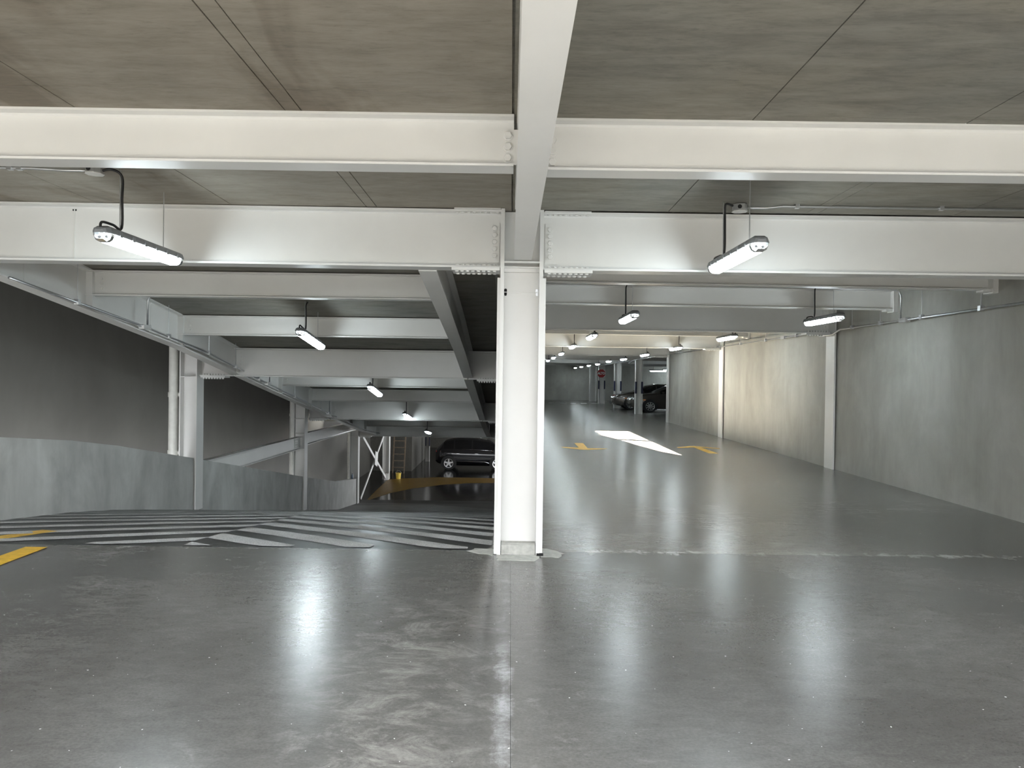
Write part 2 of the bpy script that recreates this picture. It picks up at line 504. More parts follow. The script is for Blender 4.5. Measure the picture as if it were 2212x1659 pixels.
# patches of pale grout and chalk around the column foot and along the joint: part of the floor
def blob(pts, z, mat, name, parent, jit=0.02, sub=4):
    out = []
    n = len(pts)
    for i in range(n):
        a, b = Vector(pts[i]), Vector(pts[(i + 1) % n])
        for k in range(sub):
            p = a.lerp(b, k / sub)
            out.append((p.x + random.uniform(-jit, jit), p.y + random.uniform(-jit, jit), z))
    m = MB()
    m.rings([out, [(x, y, z + 0.003) for x, y, _ in out]])
    return m.obj(name, mat, parent)
blob([(-0.40, 6.62), (-0.13, 6.46), (-0.13, 6.72), (-0.3, 6.72)], 0.0, 'grout', 'grout_patch', fl, .02)
blob([(-0.10, 6.32), (0.24, 6.30), (0.30, 6.50), (-0.1, 6.50)], 0.0, 'grout', 'grout_patch', fl, .012)
blob([(0.30, 6.44), (0.45, 6.42), (0.50, 6.56), (0.42, 6.72), (0.30, 6.75)], 0.001, 'grout', 'grout_patch', fl, .015)

# ------------------------------------------------------------------ steelwork
def iprof(D, bw, tf, tw, fil=0.012):
    h = bw / 2
    w = tw / 2
    p = [(-h, 0), (h, 0), (h, -tf), (w + fil, -tf), (w, -tf - fil), (w, -D + tf + fil), (w + fil, -D + tf), (h, -D + tf), (h, -D), (-h, -D),
         (-h, -D + tf), (-w - fil, -D + tf), (-w, -D + tf + fil), (-w, -tf - fil), (-w - fil, -tf), (-h, -tf)]
    return p
def isweep(pts, D, bw, tf, tw):
    """I-section swept along points at the middle of the top flange; sections stay vertical"""
    pts = [Vector(p) for p in pts]
    d = pts[-1] - pts[0]
    d.z = 0
    d.normalize()
    lat = Vector((d.y, -d.x, 0))
    m = MB()
    m.rings([[p + lat * s + Vector((0, 0, q)) for s, q in iprof(D, bw, tf, tw)] for p in pts])
    return m
def hexbolt(r=0.024, h=0.02):
    m = MB()
    m.rings([[(r * 1.25 * math.cos(k * PI / 6), z, r * 1.25 * math.sin(k * PI / 6)) for k in range(12)] for z in (0, -0.004)])
    m.rings([[(r * s * math.cos(k * PI / 3), z, r * s * math.sin(k * PI / 3)) for k in range(6)] for s, z in ((1, -0.004), (1, -h * .85), (0.85, -h))])
    return m.mesh('bolt', 'white')
BOLT = hexbolt()
BOLT_S = hexbolt(0.018, 0.018)
NUT = hexbolt(0.015, 0.011)
SEC = dict(D=0.30, bw=0.165, tf=0.014, tw=0.010)
PRI = dict(D=0.525, bw=0.21, tf=0.018, tw=0.012)

def shear_tab(root, xc, half, z_hi, z_lo, yweb, bx, bz, bolt=BOLT):
    p = MB().box(xc - half, xc + half, yweb - 0.012, yweb, z_lo, z_hi).obj('shear_plate', 'white', root)
    for z in bz:
        link('bolt', bolt, p, (bx, yweb - 0.012, z))
def flange_plate(root, x0, x1, y, z, bw, up, n=8, detail=True):
    """bolted plate under (up=False) or above a flange, with bolt heads and nuts"""
    zt = z
    p = MB().box(x0, x1, y - bw / 2, y + bw / 2, zt - 0.03, zt).obj('flange_plate', 'white', root)
    xs = np.linspace(x0 + 0.045, x1 - 0.05, n)
    rows = (-bw * 0.33, bw * 0.33)
    if detail:
        for x in xs:
            for r_ in rows:
                link('bolt', NUT, p, (x, y + r_, zt - 0.03), (PI / 2, 0, 0))
            link('bolt', NUT, p, (x, y - bw * 0.33, zt + 0.018), (-PI / 2, 0, 0))
    else:
        m = MB()
        for x in xs:
            m.box(x - .014, x + .014, y - bw * .33 - .014, y - bw * .33 + .014, zt + .018, zt + .045)
            m.box(x - .014, x + .014, y - bw * .33 - .014, y - bw * .33 + .014, zt - .055, zt - .03)
        o = m.obj('bolt_rows', 'white', p)
        o['kind'] = 'stuff'

# --- near hall beams
b = thing('steel_beam', 'nearest white steel cross-beam, left of the central girder', 'beam', (-4.6, 4.28, 2.8), 'white steel cross-beams')
o = isweep([(-9.2, 4.28, 3.135), (0.0, 4.28, 3.128)], **SEC).obj('i_section', 'white', b)
def reparent(root):
    """children were modelled in world space: keep them there under the shifted root"""
    mw = Matrix.Translation(root.location)
    for c in root.children:
        c.matrix_parent_inverse = mw.inverted()
shear_tab(b, -0.005, 0.065, 3.06, 2.855, 4.275, -0.035, (3.023, 2.957, 2.892))
reparent(b)
b = thing('steel_beam', 'nearest white steel cross-beam, right of the central girder', 'beam', (3.0, 4.28, 2.8), 'white steel cross-beams')
isweep([(0.20, 4.28, 3.11), (5.96, 4.28, 3.115)], **SEC).obj('i_section', 'white', b)
shear_tab(b, 0.235, 0.055, 3.035, 2.83, 4.275, 0.228, (3.0, 2.935, 2.87))
reparent(b)
Y0 = 6.65
b = thing('steel_beam', 'deep white steel beam left of the central column, lamp hanging before it', 'beam', (-4.6, Y0, 2.6), 'white steel cross-beams')
isweep([(-9.2, Y0, 3.14), (-0.105, Y0, 3.118)], **PRI).obj('i_section', 'white', b)
shear_tab(b, -0.175, 0.055, 3.02, 2.655, Y0 - 0.006, -0.165, (2.965, 2.905, 2.842, 2.778, 2.716))
flange_plate(b, -0.545, -0.11, Y0 - .02, 2.594, 0.25, False)
pl = MB().box(-0.53, -0.11, Y0 - .12, Y0 + .12, 3.12, 3.135).obj('flange_plate', 'white', b)
for x in np.linspace(-0.5, -0.14, 8):
    link('bolt', NUT, pl, (x, Y0 - 0.075, 3.10), (PI / 2, 0, 0))
MB().box(-4.022, -4.012, Y0 - .011, Y0 - .004, 2.63, 3.09).obj('weld_seam', 'white', b)
MB().box(-4.035, -4.0, Y0 - .010, Y0 - .004, 3.075, 3.09).obj('cope_hole_shade', 'dark_hole', b)  # black piece painted in for the darkness of the hole
reparent(b)
b = thing('steel_beam', 'deep white steel beam right of the central column, lamp hanging before it', 'beam', (3.1, Y0, 2.6), 'white steel cross-beams')
isweep([(0.285, Y0, 3.105), (5.96, Y0, 3.11)], **PRI).obj('i_section', 'white', b)
shear_tab(b, 0.355, 0.055, 3.01, 2.645, Y0 - 0.006, 0.345, (2.958, 2.896, 2.834, 2.77, 2.708))
flange_plate(b, 0.29, 0.725, Y0 - .02, 2.58, 0.25, False)
pl = MB().box(0.29, 0.71, Y0 - .12, Y0 + .12, 3.095, 3.11).obj('flange_plate', 'white', b)
for x in np.linspace(0.33, 0.68, 8):
    link('bolt', NUT, pl, (x, Y0 - 0.075, 3.085), (PI / 2, 0, 0))
reparent(b)

# --- central girders along the depth
g = thing('steel_girder', 'white steel girder overhead running from the viewer to the central column', 'beam', (0.095, 2, 2.65))
isweep([(0.095, YB, 3.12), (0.095, 6.44, 3.115)], 0.465, 0.155, 0.016, 0.011).obj('i_section', 'white', g)
reparent(g)

# --- column builder (H-section, web facing the viewer)
def hcolumn(name, label, x0, x1, y0, y1, z0, z1, tf=0.034, tw=0.02, group=None, pads=None, web=True):
    cx, cy = (x0 + x1) / 2, (y0 + y1) / 2
    c = thing(name, label, 'column', (cx, cy, z0), group)
    MB().box(x0, x0 + tf, y0, y1, z0, z1).obj('flange', 'white', c)
    MB().box(x1 - tf, x1, y0, y1, z0, z1).obj('flange', 'white', c)
    MB().box(x0 + tf, x1 - tf, cy - tw / 2, cy + tw / 2, z0, z1).obj('web', 'white', c)
    if pads:
        for xa in (x0 - 0.012, x1 - tf - 0.012):
            MB().box(xa, xa + tf + 0.024, y0 - 0.012, y0 + 0.12, pads[0], pads[1]).obj('corner_pad', 'navy', c)
    return c
c = hcolumn('steel_column', 'broad white steel column standing in the middle of the hall', -0.105, 0.281, 6.5, 6.8, 0.0, 3.12)
MB().box(-0.131, -0.105, 6.515, 6.785, 0.004, 2.50).obj('cover_plate', 'white', c)
MB().box(0.281, 0.307, 6.515, 6.785, 0.004, 2.50).obj('cover_plate', 'white', c)
MB().box(-0.071, 0.247, 6.505, 6.64, 2.635, 2.65).obj('stiffener', 'white', c)
MB().box(-0.071, 0.247, 6.56, 6.64, 2.60, 2.61).obj('stiffener', 'white', c)
MB().box(-0.071, 0.247, 6.60, 6.64, 2.565, 2.60).obj('backing_bar', 'white', c)
MB().box(-0.07, 0.246, 6.632, 6.64, 2.382, 2.388).obj('weld_seam', 'white', c)
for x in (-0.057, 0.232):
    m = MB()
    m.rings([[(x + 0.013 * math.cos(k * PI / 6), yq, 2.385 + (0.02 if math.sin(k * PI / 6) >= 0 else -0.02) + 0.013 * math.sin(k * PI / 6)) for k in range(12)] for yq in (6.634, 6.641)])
    m.obj('access_hole', 'dark_hole' if x < 0 else 'galv', c)  # the black oval stands in for the hole's shade
m = MB()
m.rings([[(-0.065, 6.515 + i, z), (0.242, 6.515 + i, z), (0.242, 6.64, z), (-0.065, 6.64, z)] for z, i in ((0, 0), (0.085, 0.012), (0.098, 0.04))])
m.obj('grout_block', 'grout', c)
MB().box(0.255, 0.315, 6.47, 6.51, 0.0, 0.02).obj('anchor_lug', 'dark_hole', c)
reparent(c)
# grid columns behind it, on the same line
for k, y in enumerate((13.37, 20.31, 27.2)):
    c = hcolumn('steel_column', f'white steel column hidden behind the central one, {ORD[k]} in that row', -0.06, 0.24, y, y + 0.24, 0.0, zc(y) + 0.02, 0.02, group='inner row of columns')
    reparent(c)
    g = thing('steel_girder', f'white girder on the inner column row, {ORD[k]} span past the central column', 'beam', (0.095, y - 3.4, 2.6), 'inner girder spans')
    isweep([(0.095, (6.8, 13.61, 20.55)[k], zc((6.8, 13.61, 20.55)[k])), (0.095, y, zc(y))], 0.46, 0.155, 0.016, 0.011).obj('i_section', 'white', g)
    reparent(g)

# columns let into the right wall
for k, y in enumerate((13.2, 20.15, 27.05)):
    lab = ('broad white column strip let into the grey wall beside the nearest wall lamp', 'white column strip on the sunlit wall between two concrete bays',
           'white column at the far end of the sunlit wall')[k]
    c = thing('wall_column', lab, 'column', (6.0, y + 0.16, 0), 'columns along the right wall')
    MB().box(5.915, 5.945, y, y + 0.36, 0.0, zc(y)).obj('flange', 'white', c)
    MB().box(5.945, 6.2, y + 0.17, y + 0.19, 0.0, zc(y)).obj('web', 'white', c)
    reparent(c)

# --- right hand beams
sec_y = [8.95, 11.25, 15.75, 18.1, 22.75, 25.1]
pri_y = [13.45, 20.4, 27.35]
n = 0
allb = sorted([(y, 0) for y in sec_y] + [(y, 1) for y in pri_y])
for n, (y, pr) in enumerate(allb):
    kind = 'deep' if pr else 'shallow'
    zt = zc(y)
    lab = f'{kind} white steel beam over the right lane, {ORD[n]} beyond the central column'
    b = thing('steel_beam', lab, 'beam', (3.1, y, zt - 0.3), 'beams over the right lane')
    S = PRI if pr else SEC
    isweep([(0.20, y, zt), (5.90, y, zt - (0.0 if pr else 0.02))], **S).obj('i_section', 'white', b)
    if not pr:
        MB().box(5.90, 5.965, y - 0.10, y + 0.09, zt - 0.36, zt - 0.005).obj('end_plate', 'white', b)
        MB().box(5.80, 5.90, y - 0.07, y + 0.07, zt - 0.345, zt - 0.32).obj('seat_bracket', 'white', b)
    else:
        flange_plate(b, 5.45, 5.9, y, zt - 0.525, 0.24, False, detail=False)
        flange_plate(b, 0.25, 0.62, y, zt - 0.525, 0.24, False, detail=False)
        MB().box(5.80, 5.90, y - 0.018, y - .006, zt - 0.45, zt - 0.08).obj('shear_plate', 'white', b)
        p = b.children[-1]
        for z in np.linspace(zt - 0.4, zt - 0.13, 5):
            link('bolt', BOLT_S, p, (5.85, y - 0.018, z))
    reparent(b)
far_b = [29.6, 31.7, 33.65, 35.8, 37.95, 40.05, 42.3, 44.5, 46.75, 48.9, 51]
for n, y in enumerate(far_b):
    pr = y in (33.65, 40.05, 46.75)
    b = thing('steel_beam', f'dim far white beam past the sunlit wall, {ORD[n]} from the wall end', 'beam', (3, y, zc(y) - .3), 'far beams past the wall end')
    isweep([(0.0, y, zc(y)), (17.5, y, zc(y))], **(PRI if pr else SEC)).obj('i_section', 'white', b)
    reparent(b)

# far columns with navy corner pads
FC = [(5.77, 6.10, 33.3, 'white column before the nearer grey saloon car'), (5.715, 6.11, 39.8, 'white column between the two grey saloon cars, seen left of the nearer one'),
      (5.69, 6.11, 46.7, 'white column carrying the red stop sign')]
for x0, x1, y, lab in FC:
    c = hcolumn('steel_column', lab, x0, x1, y, y + 0.26, 0.0, zc(y) - 0.47, 0.045, group='far columns with navy pads', pads=(0.95, 1.5))
    reparent(c)
c = hcolumn('steel_column', 'white column farthest off, against the far grey wall', 5.68, 6.19, 51.9, 52.2, 0, zc(52) - 0.47, 0.08, group='far plain columns')
reparent(c)
g = thing('steel_girder', 'white edge girder above the far columns and parked saloons', 'beam', (6, 40, 2.5))
isweep([(6.02, 27.4, zc(27.4)), (6.02, 53.4, zc(53.4))], 0.46, 0.18, 0.016, 0.011).obj('i_section', 'white', g)
reparent(g)

# --- ramp beams
GX0, GX1 = -5.10, -0.79
def prof_line(y0, y1, off=0.0):
    return [y0] + [y for y in SY if y0 < y < y1] + [y1]
for x, lab, y0 in ((GX0, 'sloping white edge girder along the left side of the ramp ceiling', 6.76), (GX1, 'sloping dark-shaded inner girder beside the central column over the ramp', 6.76)):
    g = thing('steel_girder', lab, 'beam', (x, 15, 1.3), 'sloping ramp girders')
    isweep([(x, y, zs(y) - 0.002) for y in prof_line(y0, 28.0)], 0.50, 0.17, 0.018, 0.012).obj('i_section', 'white', g)
    if x == GX0:
        for y in (8.71, 11.1, 15.92, 18.3, 23.1, 25.3):
            MB().box(x + 0.006, x + 0.085, y - 0.055, y + 0.0, zs(y) - 0.49, zs(y) - 0.02).obj('stiffener', 'white', g)
        for y in (7.55, 10.2, 12.2, 14.6):
            MB().box(x + 0.006, x + 0.010, y, y + 0.01, zs(y) - 0.47, zs(y) - 0.02).obj('weld_seam', 'white', g)
    reparent(g)
rb = [(8.71, 0), (11.1, 0), (13.4, 1), (15.92, 0), (18.3, 0), (20.6, 1), (23.1, 0), (25.3, 0), (27.45, 1)]
for n, (y, pr) in enumerate(rb):
    zt = zs(y) - 0.004
    b = thing('steel_beam', f'{"deep" if pr else "shallow"} white cross-beam over the descending ramp, {ORD[n]} down from the deep front beam', 'beam', (-3, y, zt - .3), 'cross-beams over the ramp')
    S = PRI if pr else SEC
    isweep([(GX0 + 0.01, y, zt), (GX1 - 0.01, y, zt)], **S).obj('i_section', 'white', b)
    if not pr:
        for z in (-0.09, -0.15, -0.21):
            link('bolt', BOLT_S, b, (GX0 + 0.17, y - 0.006, zt + z))
    else:
        for z in np.linspace(-0.09, -0.42, 6):
            link('bolt', BOLT_S, b, (GX0 + 0.10, y - 0.006, zt + z))
        isweep([(-5.72, y, zt), (GX0 - 0.01, y, zt)], **S).obj('beam_stub', 'white', b)
        isweep([(GX1 + 0.01, y, zt), (-0.2, y, zt)], **S).obj('beam_stub', 'white', b)
        flange_plate(b, -5.70, -5.25, y, zt - 0.525, 0.24, False, detail=False)
        flange_plate(b, -0.62, -0.20, y, zt - 0.525, 0.24, False, detail=False)
    reparent(b)

# --- ramp columns on the left
LC = [(13.18, 'tall white column nearest on the left, rising behind the ramp parapet'), (20.14, 'white column on the left with a tie beam bolted to it'),
      (27.25, 'white column at the lower end of the ramp parapet'), (34.3, 'white column at the far end of the cross-bracing')]
for k, (y, lab) in enumerate(LC):
    z0 = zr(y) - 0.02
    top = zs(y + 0.2) - 0.0
    c = hcolumn('steel_column', lab, -6.04, -5.72, y, y + 0.30, z0, top, 0.022, group='columns along the left of the ramp')
    if k < 3:
        MB().box(-6.02, -5.74, y + 0.005, y + 0.14, top - 0.56, top - 0.545).obj('stiffener', 'white', c)
    if k == 1:
        MB().box(-6.02, -5.74, y + 0.005, y + 0.14, -0.045, -0.03).obj('stiffener', 'white', c)
        MB().box(-6.02, -5.74, y + 0.005, y + 0.14, -0.47, -0.455).obj('stiffener', 'white', c)
    reparent(c)
for a, bb, lab in ((13.49, 20.13, 'level white tie beam behind the parapet, nearer span'), (20.45, 27.24, 'level white tie beam behind the parapet, farther span')):
    b = thing('tie_beam', lab, 'beam', (-5.86, (a + bb) / 2, -0.2), 'tie beams on the left column row')
    isweep([(-5.86, a, -0.06), (-5.86, bb, -0.12)], 0.335, 0.16, 0.014, 0.010).obj('i_section', 'white', b)
    if a < 14:
        p = MB().box(-5.852, -5.84, bb - 0.5, bb, -0.41, -0.13).obj('shear_plate', 'white', b)
        for yq in (bb - .42, bb - .3):
            for z in (-0.18, -0.25, -0.32, -0.38):
                link('bolt', BOLT_S, p, (-5.84, yq, z), (0, 0, PI / 2))
    reparent(b)

# cross bracing
b = thing('cross_brace', 'white steel cross-bracing with a square gusset near the ladder', 'brace', (-5.85, 31.5, -3.3))
def bar(p, q, w, t_, name, root):
    p, q = Vector(p), Vector(q)
    d = (q - p).normalized()
    s = Vector((1, 0, 0))
    u = d.cross(s).normalized()
    m = MB()
    m.rings([[e + u * (w / 2 * a) + s * (t_ / 2 * c_) for a, c_ in ((-1, -1), (1, -1), (1, 1), (-1, 1))] for e in (p, q)])
    return m.obj(name, 'white', root)
bar((-5.83, 27.6, -0.35), (-5.83, 34.25, -3.28), 0.13, 0.03, 'diagonal', b)
bar((-5.88, 34.25, -0.95), (-5.88, 28.6, -3.28), 0.13, 0.03, 'diagonal', b)
m = MB()
m.rings([[(x, 31.45 + 0.42 * math.cos(k * PI / 2 + .5), -2.02 + 0.42 * math.sin(k * PI / 2 + .5)) for k in range(4)] for x in (-5.815, -5.79)])
m.obj('gusset_plate', 'white', b)
MB().box(-5.9, -5.7, 34.0, 34.28, -3.3, -3.0).obj('gusset_plate', 'white', b)
reparent(b)

# downpipes beside the left columns
for k, (y, zt, lab) in enumerate(((13.3, 2.2, 'thick pale downpipe with clamps beside the nearest left column'), (20.6, 0.95, 'pale downpipe beside the column that holds the tie beam'),
                                  (27.95, -0.2, 'pale downpipe beside the column at the foot of the ramp parapet'))):
    zb = zr(y) - 0.2
    p = thing('downpipe', lab, 'pipe', (-6.22, y, zb), 'downpipes behind the parapet')
    r = 0.082
    autosmooth(MB().lathe([(r, zb), (r, zt)], 20, (-6.2, y, 0)).obj('pipe', 'pvc', p))
    tops = ((0.93, 1.0, 0.12), (1.58, 1.05, 0.10), (2.05, 1.08, 0.16)) if k == 0 else ((0.2, 1.0, .1), (-0.35, 1.05, .1)) if k == 1 else ((-1.1, 1.05, .2),)
    for z in ((1.16, 0.09), (0.09, 0.09)) if k == 0 else ((0.42, 0.07),) if k == 1 else ((-1.0, 0.07),):
        zz, hh = z
        autosmooth(MB().lathe([(r, zz), (r + 0.012, zz), (r + 0.012, zz + hh), (r, zz + hh)], 20, (-6.2, y, 0)).obj('clamp', 'pvc', p))
        MB().box(-6.2, -6.03, y - 0.02, y + 0.02, zz + 0.02, zz + hh - 0.02).obj('clamp_arm', 'pvc', p)
    reparent(p)

# ------------------------------------------------------------------ lamps
def smooth(pts, k=5):
    P = [Vector(p) for p in pts]
    out = []
    for i in range(len(P) - 1):
        p0, p1, p2, p3 = P[max(i - 1, 0)], P[i], P[i + 1], P[min(i + 2, len(P) - 1)]
        for j in range(k):
            u = j / k
            out.append(0.5 * ((2 * p1) + (p2 - p0) * u + (2 * p0 - 5 * p1 + 4 * p2 - p3) * u * u + (3 * p1 - p0 - 3 * p2 + p3) * u ** 3))
    return out + [P[-1]]
def lamp_meshes():
    L = 0.62
    st = [(-L, 0.45, 0.4), (-L + .012, 0.72, 0.7), (-L + 0.05, 1, 1), (L - 0.05, 1, 1), (L - .012, 0.72, 0.7), (L, 0.45, 0.4)]
    m = MB()
    m.rings([[(-.068 * a, y, 0), (.068 * a, y, 0), (.070 * a, y, .010), (.058 * a, y, .03 * h + .012), (.036 * a, y, .055 * h), (-.036 * a, y, .055 * h), (-.058 * a, y, .03 * h + .012), (-.070 * a, y, .010)] for y, a, h in st])
    housing = m.mesh('housing', 'grey_plastic')
    def cov(sts, name, mat):
        m = MB()
        m.rings([[(.064 * a, y, -0.001), (-.064 * a, y, -0.001), (-.064 * a, y, -.018), (-.052 * a, y, -.045 * h), (-.03 * a, y, -.058 * h), (.03 * a, y, -.058 * h), (.052 * a, y, -.045 * h), (.064 * a, y, -.018)] for y, a, h in sts])
        me = m.mesh(name, mat)
        return me
    cover = cov([(-.53, 1, 1), (.53, 1, 1)], 'diffuser', 'lit')
    cover2 = cov([(-.53, 1, 1), (.53, 1, 1)], 'diffuser', 'lit_dim')
    cover3 = cov([(-.53, 1, 1), (.53, 1, 1)], 'diffuser', 'lit_half')
    e1 = cov([(.531, 1, 1), (.57, 1, .98), (.605, .75, .75), (.615, .5, .5)], 'end_lens', 'lens')
    e0 = cov([(-.615, .5, .5), (-.605, .75, .75), (-.57, 1, .98), (-.531, 1, 1)], 'end_lens', 'lens')
    m = MB()
    m.rings([[(0.014 * math.cos(k * PI / 5), y, 0.014 * math.sin(k * PI / 5)) for k in range(10)] for y in (-.012, .012)])
    sock = m.mesh('tube_socket', 'grey_plastic')
    m = MB().box(-.004, .004, -.018, .018, -.008, .03)
    clip = m.mesh('clip', 'grey_plastic')
    return housing, cover, e1, e0, sock, clip, cover2, cover3
LM = lamp_meshes()
LN = 0
def lamp(loc, label, group, ceil_z, tilt=0.0, rotz=0.0, cable_end=1, near=False, cable_pts=None, dim=0):
    root = thing('tube_lamp', label, 'lamp', loc, group, (tilt, 0, rotz))
    root.rotation_mode = 'XYZ'
    hs = link('housing', LM[0], root)
    link('diffuser', LM[{0: 1, 1: 6, 2: 7}[int(dim)]], root)
    if near:
        link('end_lens', LM[2], root)
        link('end_lens', LM[3], root)
        for s in (-1, 1):
            for x in (-.028, .028):
                link('tube_socket', LM[4], root, (x, .56 * s, -.026))
        for y in (-.45, -.27, -.09, .09, .27, .45):
            link('clip', LM[5], root, (.07, y, 0))
            link('clip', LM[5], root, (-.07, y, 0))
    else:
        link('end_lens', LM[2], root)
        link('end_lens', LM[3], root)
    # hangers: modelled in world frame, vertical
    inv = (Matrix.Translation(loc) @ Matrix.Rotation(rotz, 4, 'Z') @ Matrix.Rotation(tilt, 4, 'X')).inverted()
    R = inv.inverted()
    for s in (-1, 1):
        a = R @ Vector((0, .34 * s, .055))
        ztop = ceil_z(a.y) if callable(ceil_z) else ceil_z
        o = MB().tube([a, (a.x, a.y, ztop)], 0.0042, 6).obj('hanger_rod', 'galv', root)
        o.matrix_parent_inverse = inv
        if s == cable_end:
            e = R @ Vector((0, .60 * s, .03))
            pts = [e, e + Vector((0, -.02 * s, .05)), a + Vector((0.012, .12 * s, .03)), a + Vector((.012, 0, .03)), (a.x + .014, a.y, a.z + .25), (a.x + .012, a.y, ztop - .06)]
            if cable_pts:
                pts += cable_pts
            else:
                pts += [(a.x + .03, a.y + .02, ztop - .01)]
            o = MB().tube(smooth(pts), 0.0095, 7).obj('power_cable', 'black_rubber', root, True)
            o.matrix_parent_inverse = inv
    return root

lamp((-2.955, 5.79, 2.60), 'near left tube lamp hanging before the deep beam', 'pendant tube lamps', 3.13, 0.0, 0.0, -1, True, [(-2.99, 5.40, 3.11), (-3.05, 5.38, 3.095)])
lamp((1.785, 5.79, 2.595), 'near right tube lamp hanging before the deep beam', 'pendant tube lamps', 3.11, 0.0, 0.0, 1, True, [(1.80, 6.10, 3.09), (1.86, 6.12, 3.08)], 0)
for k, (x, y, z, tl) in enumerate(((-2.88, 10.42, 2.115, -.135), (-2.85, 15.2, 1.29, -.165), (-2.84, 20.0, 0.50, -.15), (-2.87, 25.3, -0.34, -.12))):
    lamp((x, y, z), f'{ORD[k]} tube lamp down the ramp ceiling, counted past the deep beam', 'ramp tube lamps', zs, tl, 0.0, -1, k < 1, None, 1 if k > 1 else 0)
R1 = [(10.75, 2.52), (15.6, 2.52), (20.4, 2.51), (24.85, 2.46), (29.4, 2.45), (33.75, 2.44), (38.5, 2.43)]
for k, (y, z) in enumerate(R1):
    lamp((1.74, y, z), f'{ORD[k]} tube lamp past the central column in the row nearest it', 'right lane inner tube lamps', zc, 0, 0, (-1 if k else 1), k < 1, None, 2)
R2 = [(10.75, 2.53), (15.55, 2.53), (20.35, 2.5), (25.05, 2.465), (29.7, 2.44), (34.2, 2.45), (38.55, 2.4), (42.9, 2.4), (47.4, 2.39), (51.8, 2.385)]
for k, (y, z) in enumerate(R2):
    lamp((4.64, y, z), f'{ORD[k]} tube lamp from the viewer in the row beside the right wall', 'right lane wall-side tube lamps', zc, 0, 0, (-1 if k else 1), k < 1, None, 2)
lamp((10.2, 50.0, 2.22), 'long tube lamp set crosswise over the far parking bay, lower one', 'bay tube lamps', zc, 0, PI / 2, dim=2)
lamp((11.6, 52.3, 2.33), 'tube lamp set crosswise over the far parking bay, upper farther one', 'bay tube lamps', zc, 0, PI / 2, dim=2)
lamp((9.2, 36.5, 2.40), 'tube lamp set crosswise above the two grey saloons', 'bay tube lamps', zc, 0, PI / 2, dim=2)

# ------------------------------------------------------------------ junction boxes and conduits
def jbox(loc, r, h, label):
    b = thing('junction_box', label, 'junction box', loc, 'round junction boxes')
    n = 8
    MB().rings([[(r * math.cos(k * 2 * PI / n + PI / 8), r * math.sin(k * 2 * PI / n + PI / 8), z) for k in range(n)] for z in (0, -h)]).obj('body', 'galv', b)
    MB().rings([[(r * 1.06 * math.cos(k * 2 * PI / n + PI / 8), r * 1.06 * math.sin(k * 2 * PI / n + PI / 8), z) for k in range(n)] for z in (-h, -h - .006)]).obj('lid', 'white', b)
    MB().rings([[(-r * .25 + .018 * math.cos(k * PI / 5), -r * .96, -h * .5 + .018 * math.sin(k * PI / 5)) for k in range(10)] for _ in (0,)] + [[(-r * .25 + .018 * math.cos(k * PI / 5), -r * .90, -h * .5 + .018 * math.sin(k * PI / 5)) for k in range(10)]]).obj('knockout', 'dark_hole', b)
    return b
jbox((-3.12, 5.40, 3.128), 0.062, 0.05, 'round junction box feeding the near left lamp')
jbox((1.93, 6.16, 3.10), 0.062, 0.055, 'round junction box feeding the near right lamp')
def conduit(pts, r, label, clamps=(), rods=(), boxes=()):
    p0 = Vector(pts[0])
    c = thing('conduit', label, 'conduit', p0, 'galvanised conduits')
    MB().tube(pts, r, 8).obj('pipe', 'galv', c, True)
    for q in clamps:
        q = Vector(q)
        MB().box(q.x - r * 1.6, q.x + r * 1.6, q.y - r * 1.6, q.y + r * 1.6, q.z - r * 1.5, q.z + r * 2.4).obj('clamp', 'galv', c)
    for q, zt in rods:
        MB().tube([q, (q[0], q[1], zt)], 0.0045, 6).obj('hanger_rod', 'galv', c)
    for q in boxes:
        MB().box(q[0] - .035, q[0] + .035, q[1] - .1, q[1] + .1, q[2] - .03, q[2] + .03).obj('pull_box', 'galv', c)
    reparent(c)
    return c
conduit([(-9.1, 5.40, 3.112), (-3.6, 5.40, 3.112), (-3.35, 5.40, 3.10), (-3.17, 5.40, 3.10)], 0.011, 'thin conduit on the ceiling running left from the near left junction box',
        clamps=[(-3.75, 5.40, 3.112), (-3.68, 5.40, 3.112), (-6, 5.4, 3.112)])
conduit([(1.98, 6.16, 3.075), (2.15, 6.16, 3.075), (2.3, 6.16, 3.092), (5.93, 6.16, 3.092)], 0.011, 'thin conduit on the ceiling running right from the near right junction box',
        clamps=[(2.42, 6.16, 3.092), (3.65, 6.16, 3.092), (5.0, 6.16, 3.092)])
WY = [7.2, 9.0, 10.3, 11.45, 12.4, 14.8, 16.6, 18.4, 21.6, 23.6, 25.6]
conduit([(5.85, 4.6, 2.535), (5.85, 12.85, 2.54), (5.80, 13.05, 2.46), (5.80, 13.6, 2.46), (5.85, 13.8, 2.54), (5.85, 27.2, 2.55)], 0.016, 'long conduit strung along the right concrete wall',
        clamps=[(5.85, y, 2.54) for y in WY], rods=[((5.85, y, 2.54), zc(y)) for y in WY], boxes=[(5.85, 10.75, 2.54), (5.85, 15.5, 2.54), (5.85, 20.3, 2.55), (5.85, 25, 2.55)])
conduit([(5.82, 10.80, 2.56), (5.82, 10.80, 2.9), (5.79, 10.80, 2.97), (5.70, 10.80, 2.995), (4.64, 10.80, 2.998)], 0.013, 'bent drop conduit rising from the wall conduit to the ceiling lamp')
LY = [7.13, 8.19, 9.74, 11.83, 14.5, 19.46, 24.4, 27.8]
LZ = [2.516, 2.396, 2.223, 1.941, 1.457, 0.609, -0.21, -0.62]
lz = lambda y: ip(y, LY, LZ)
rodl = [8.25, 10.45, 11.85, 13.0, 14.2, 16.6, 18.9, 21.5]
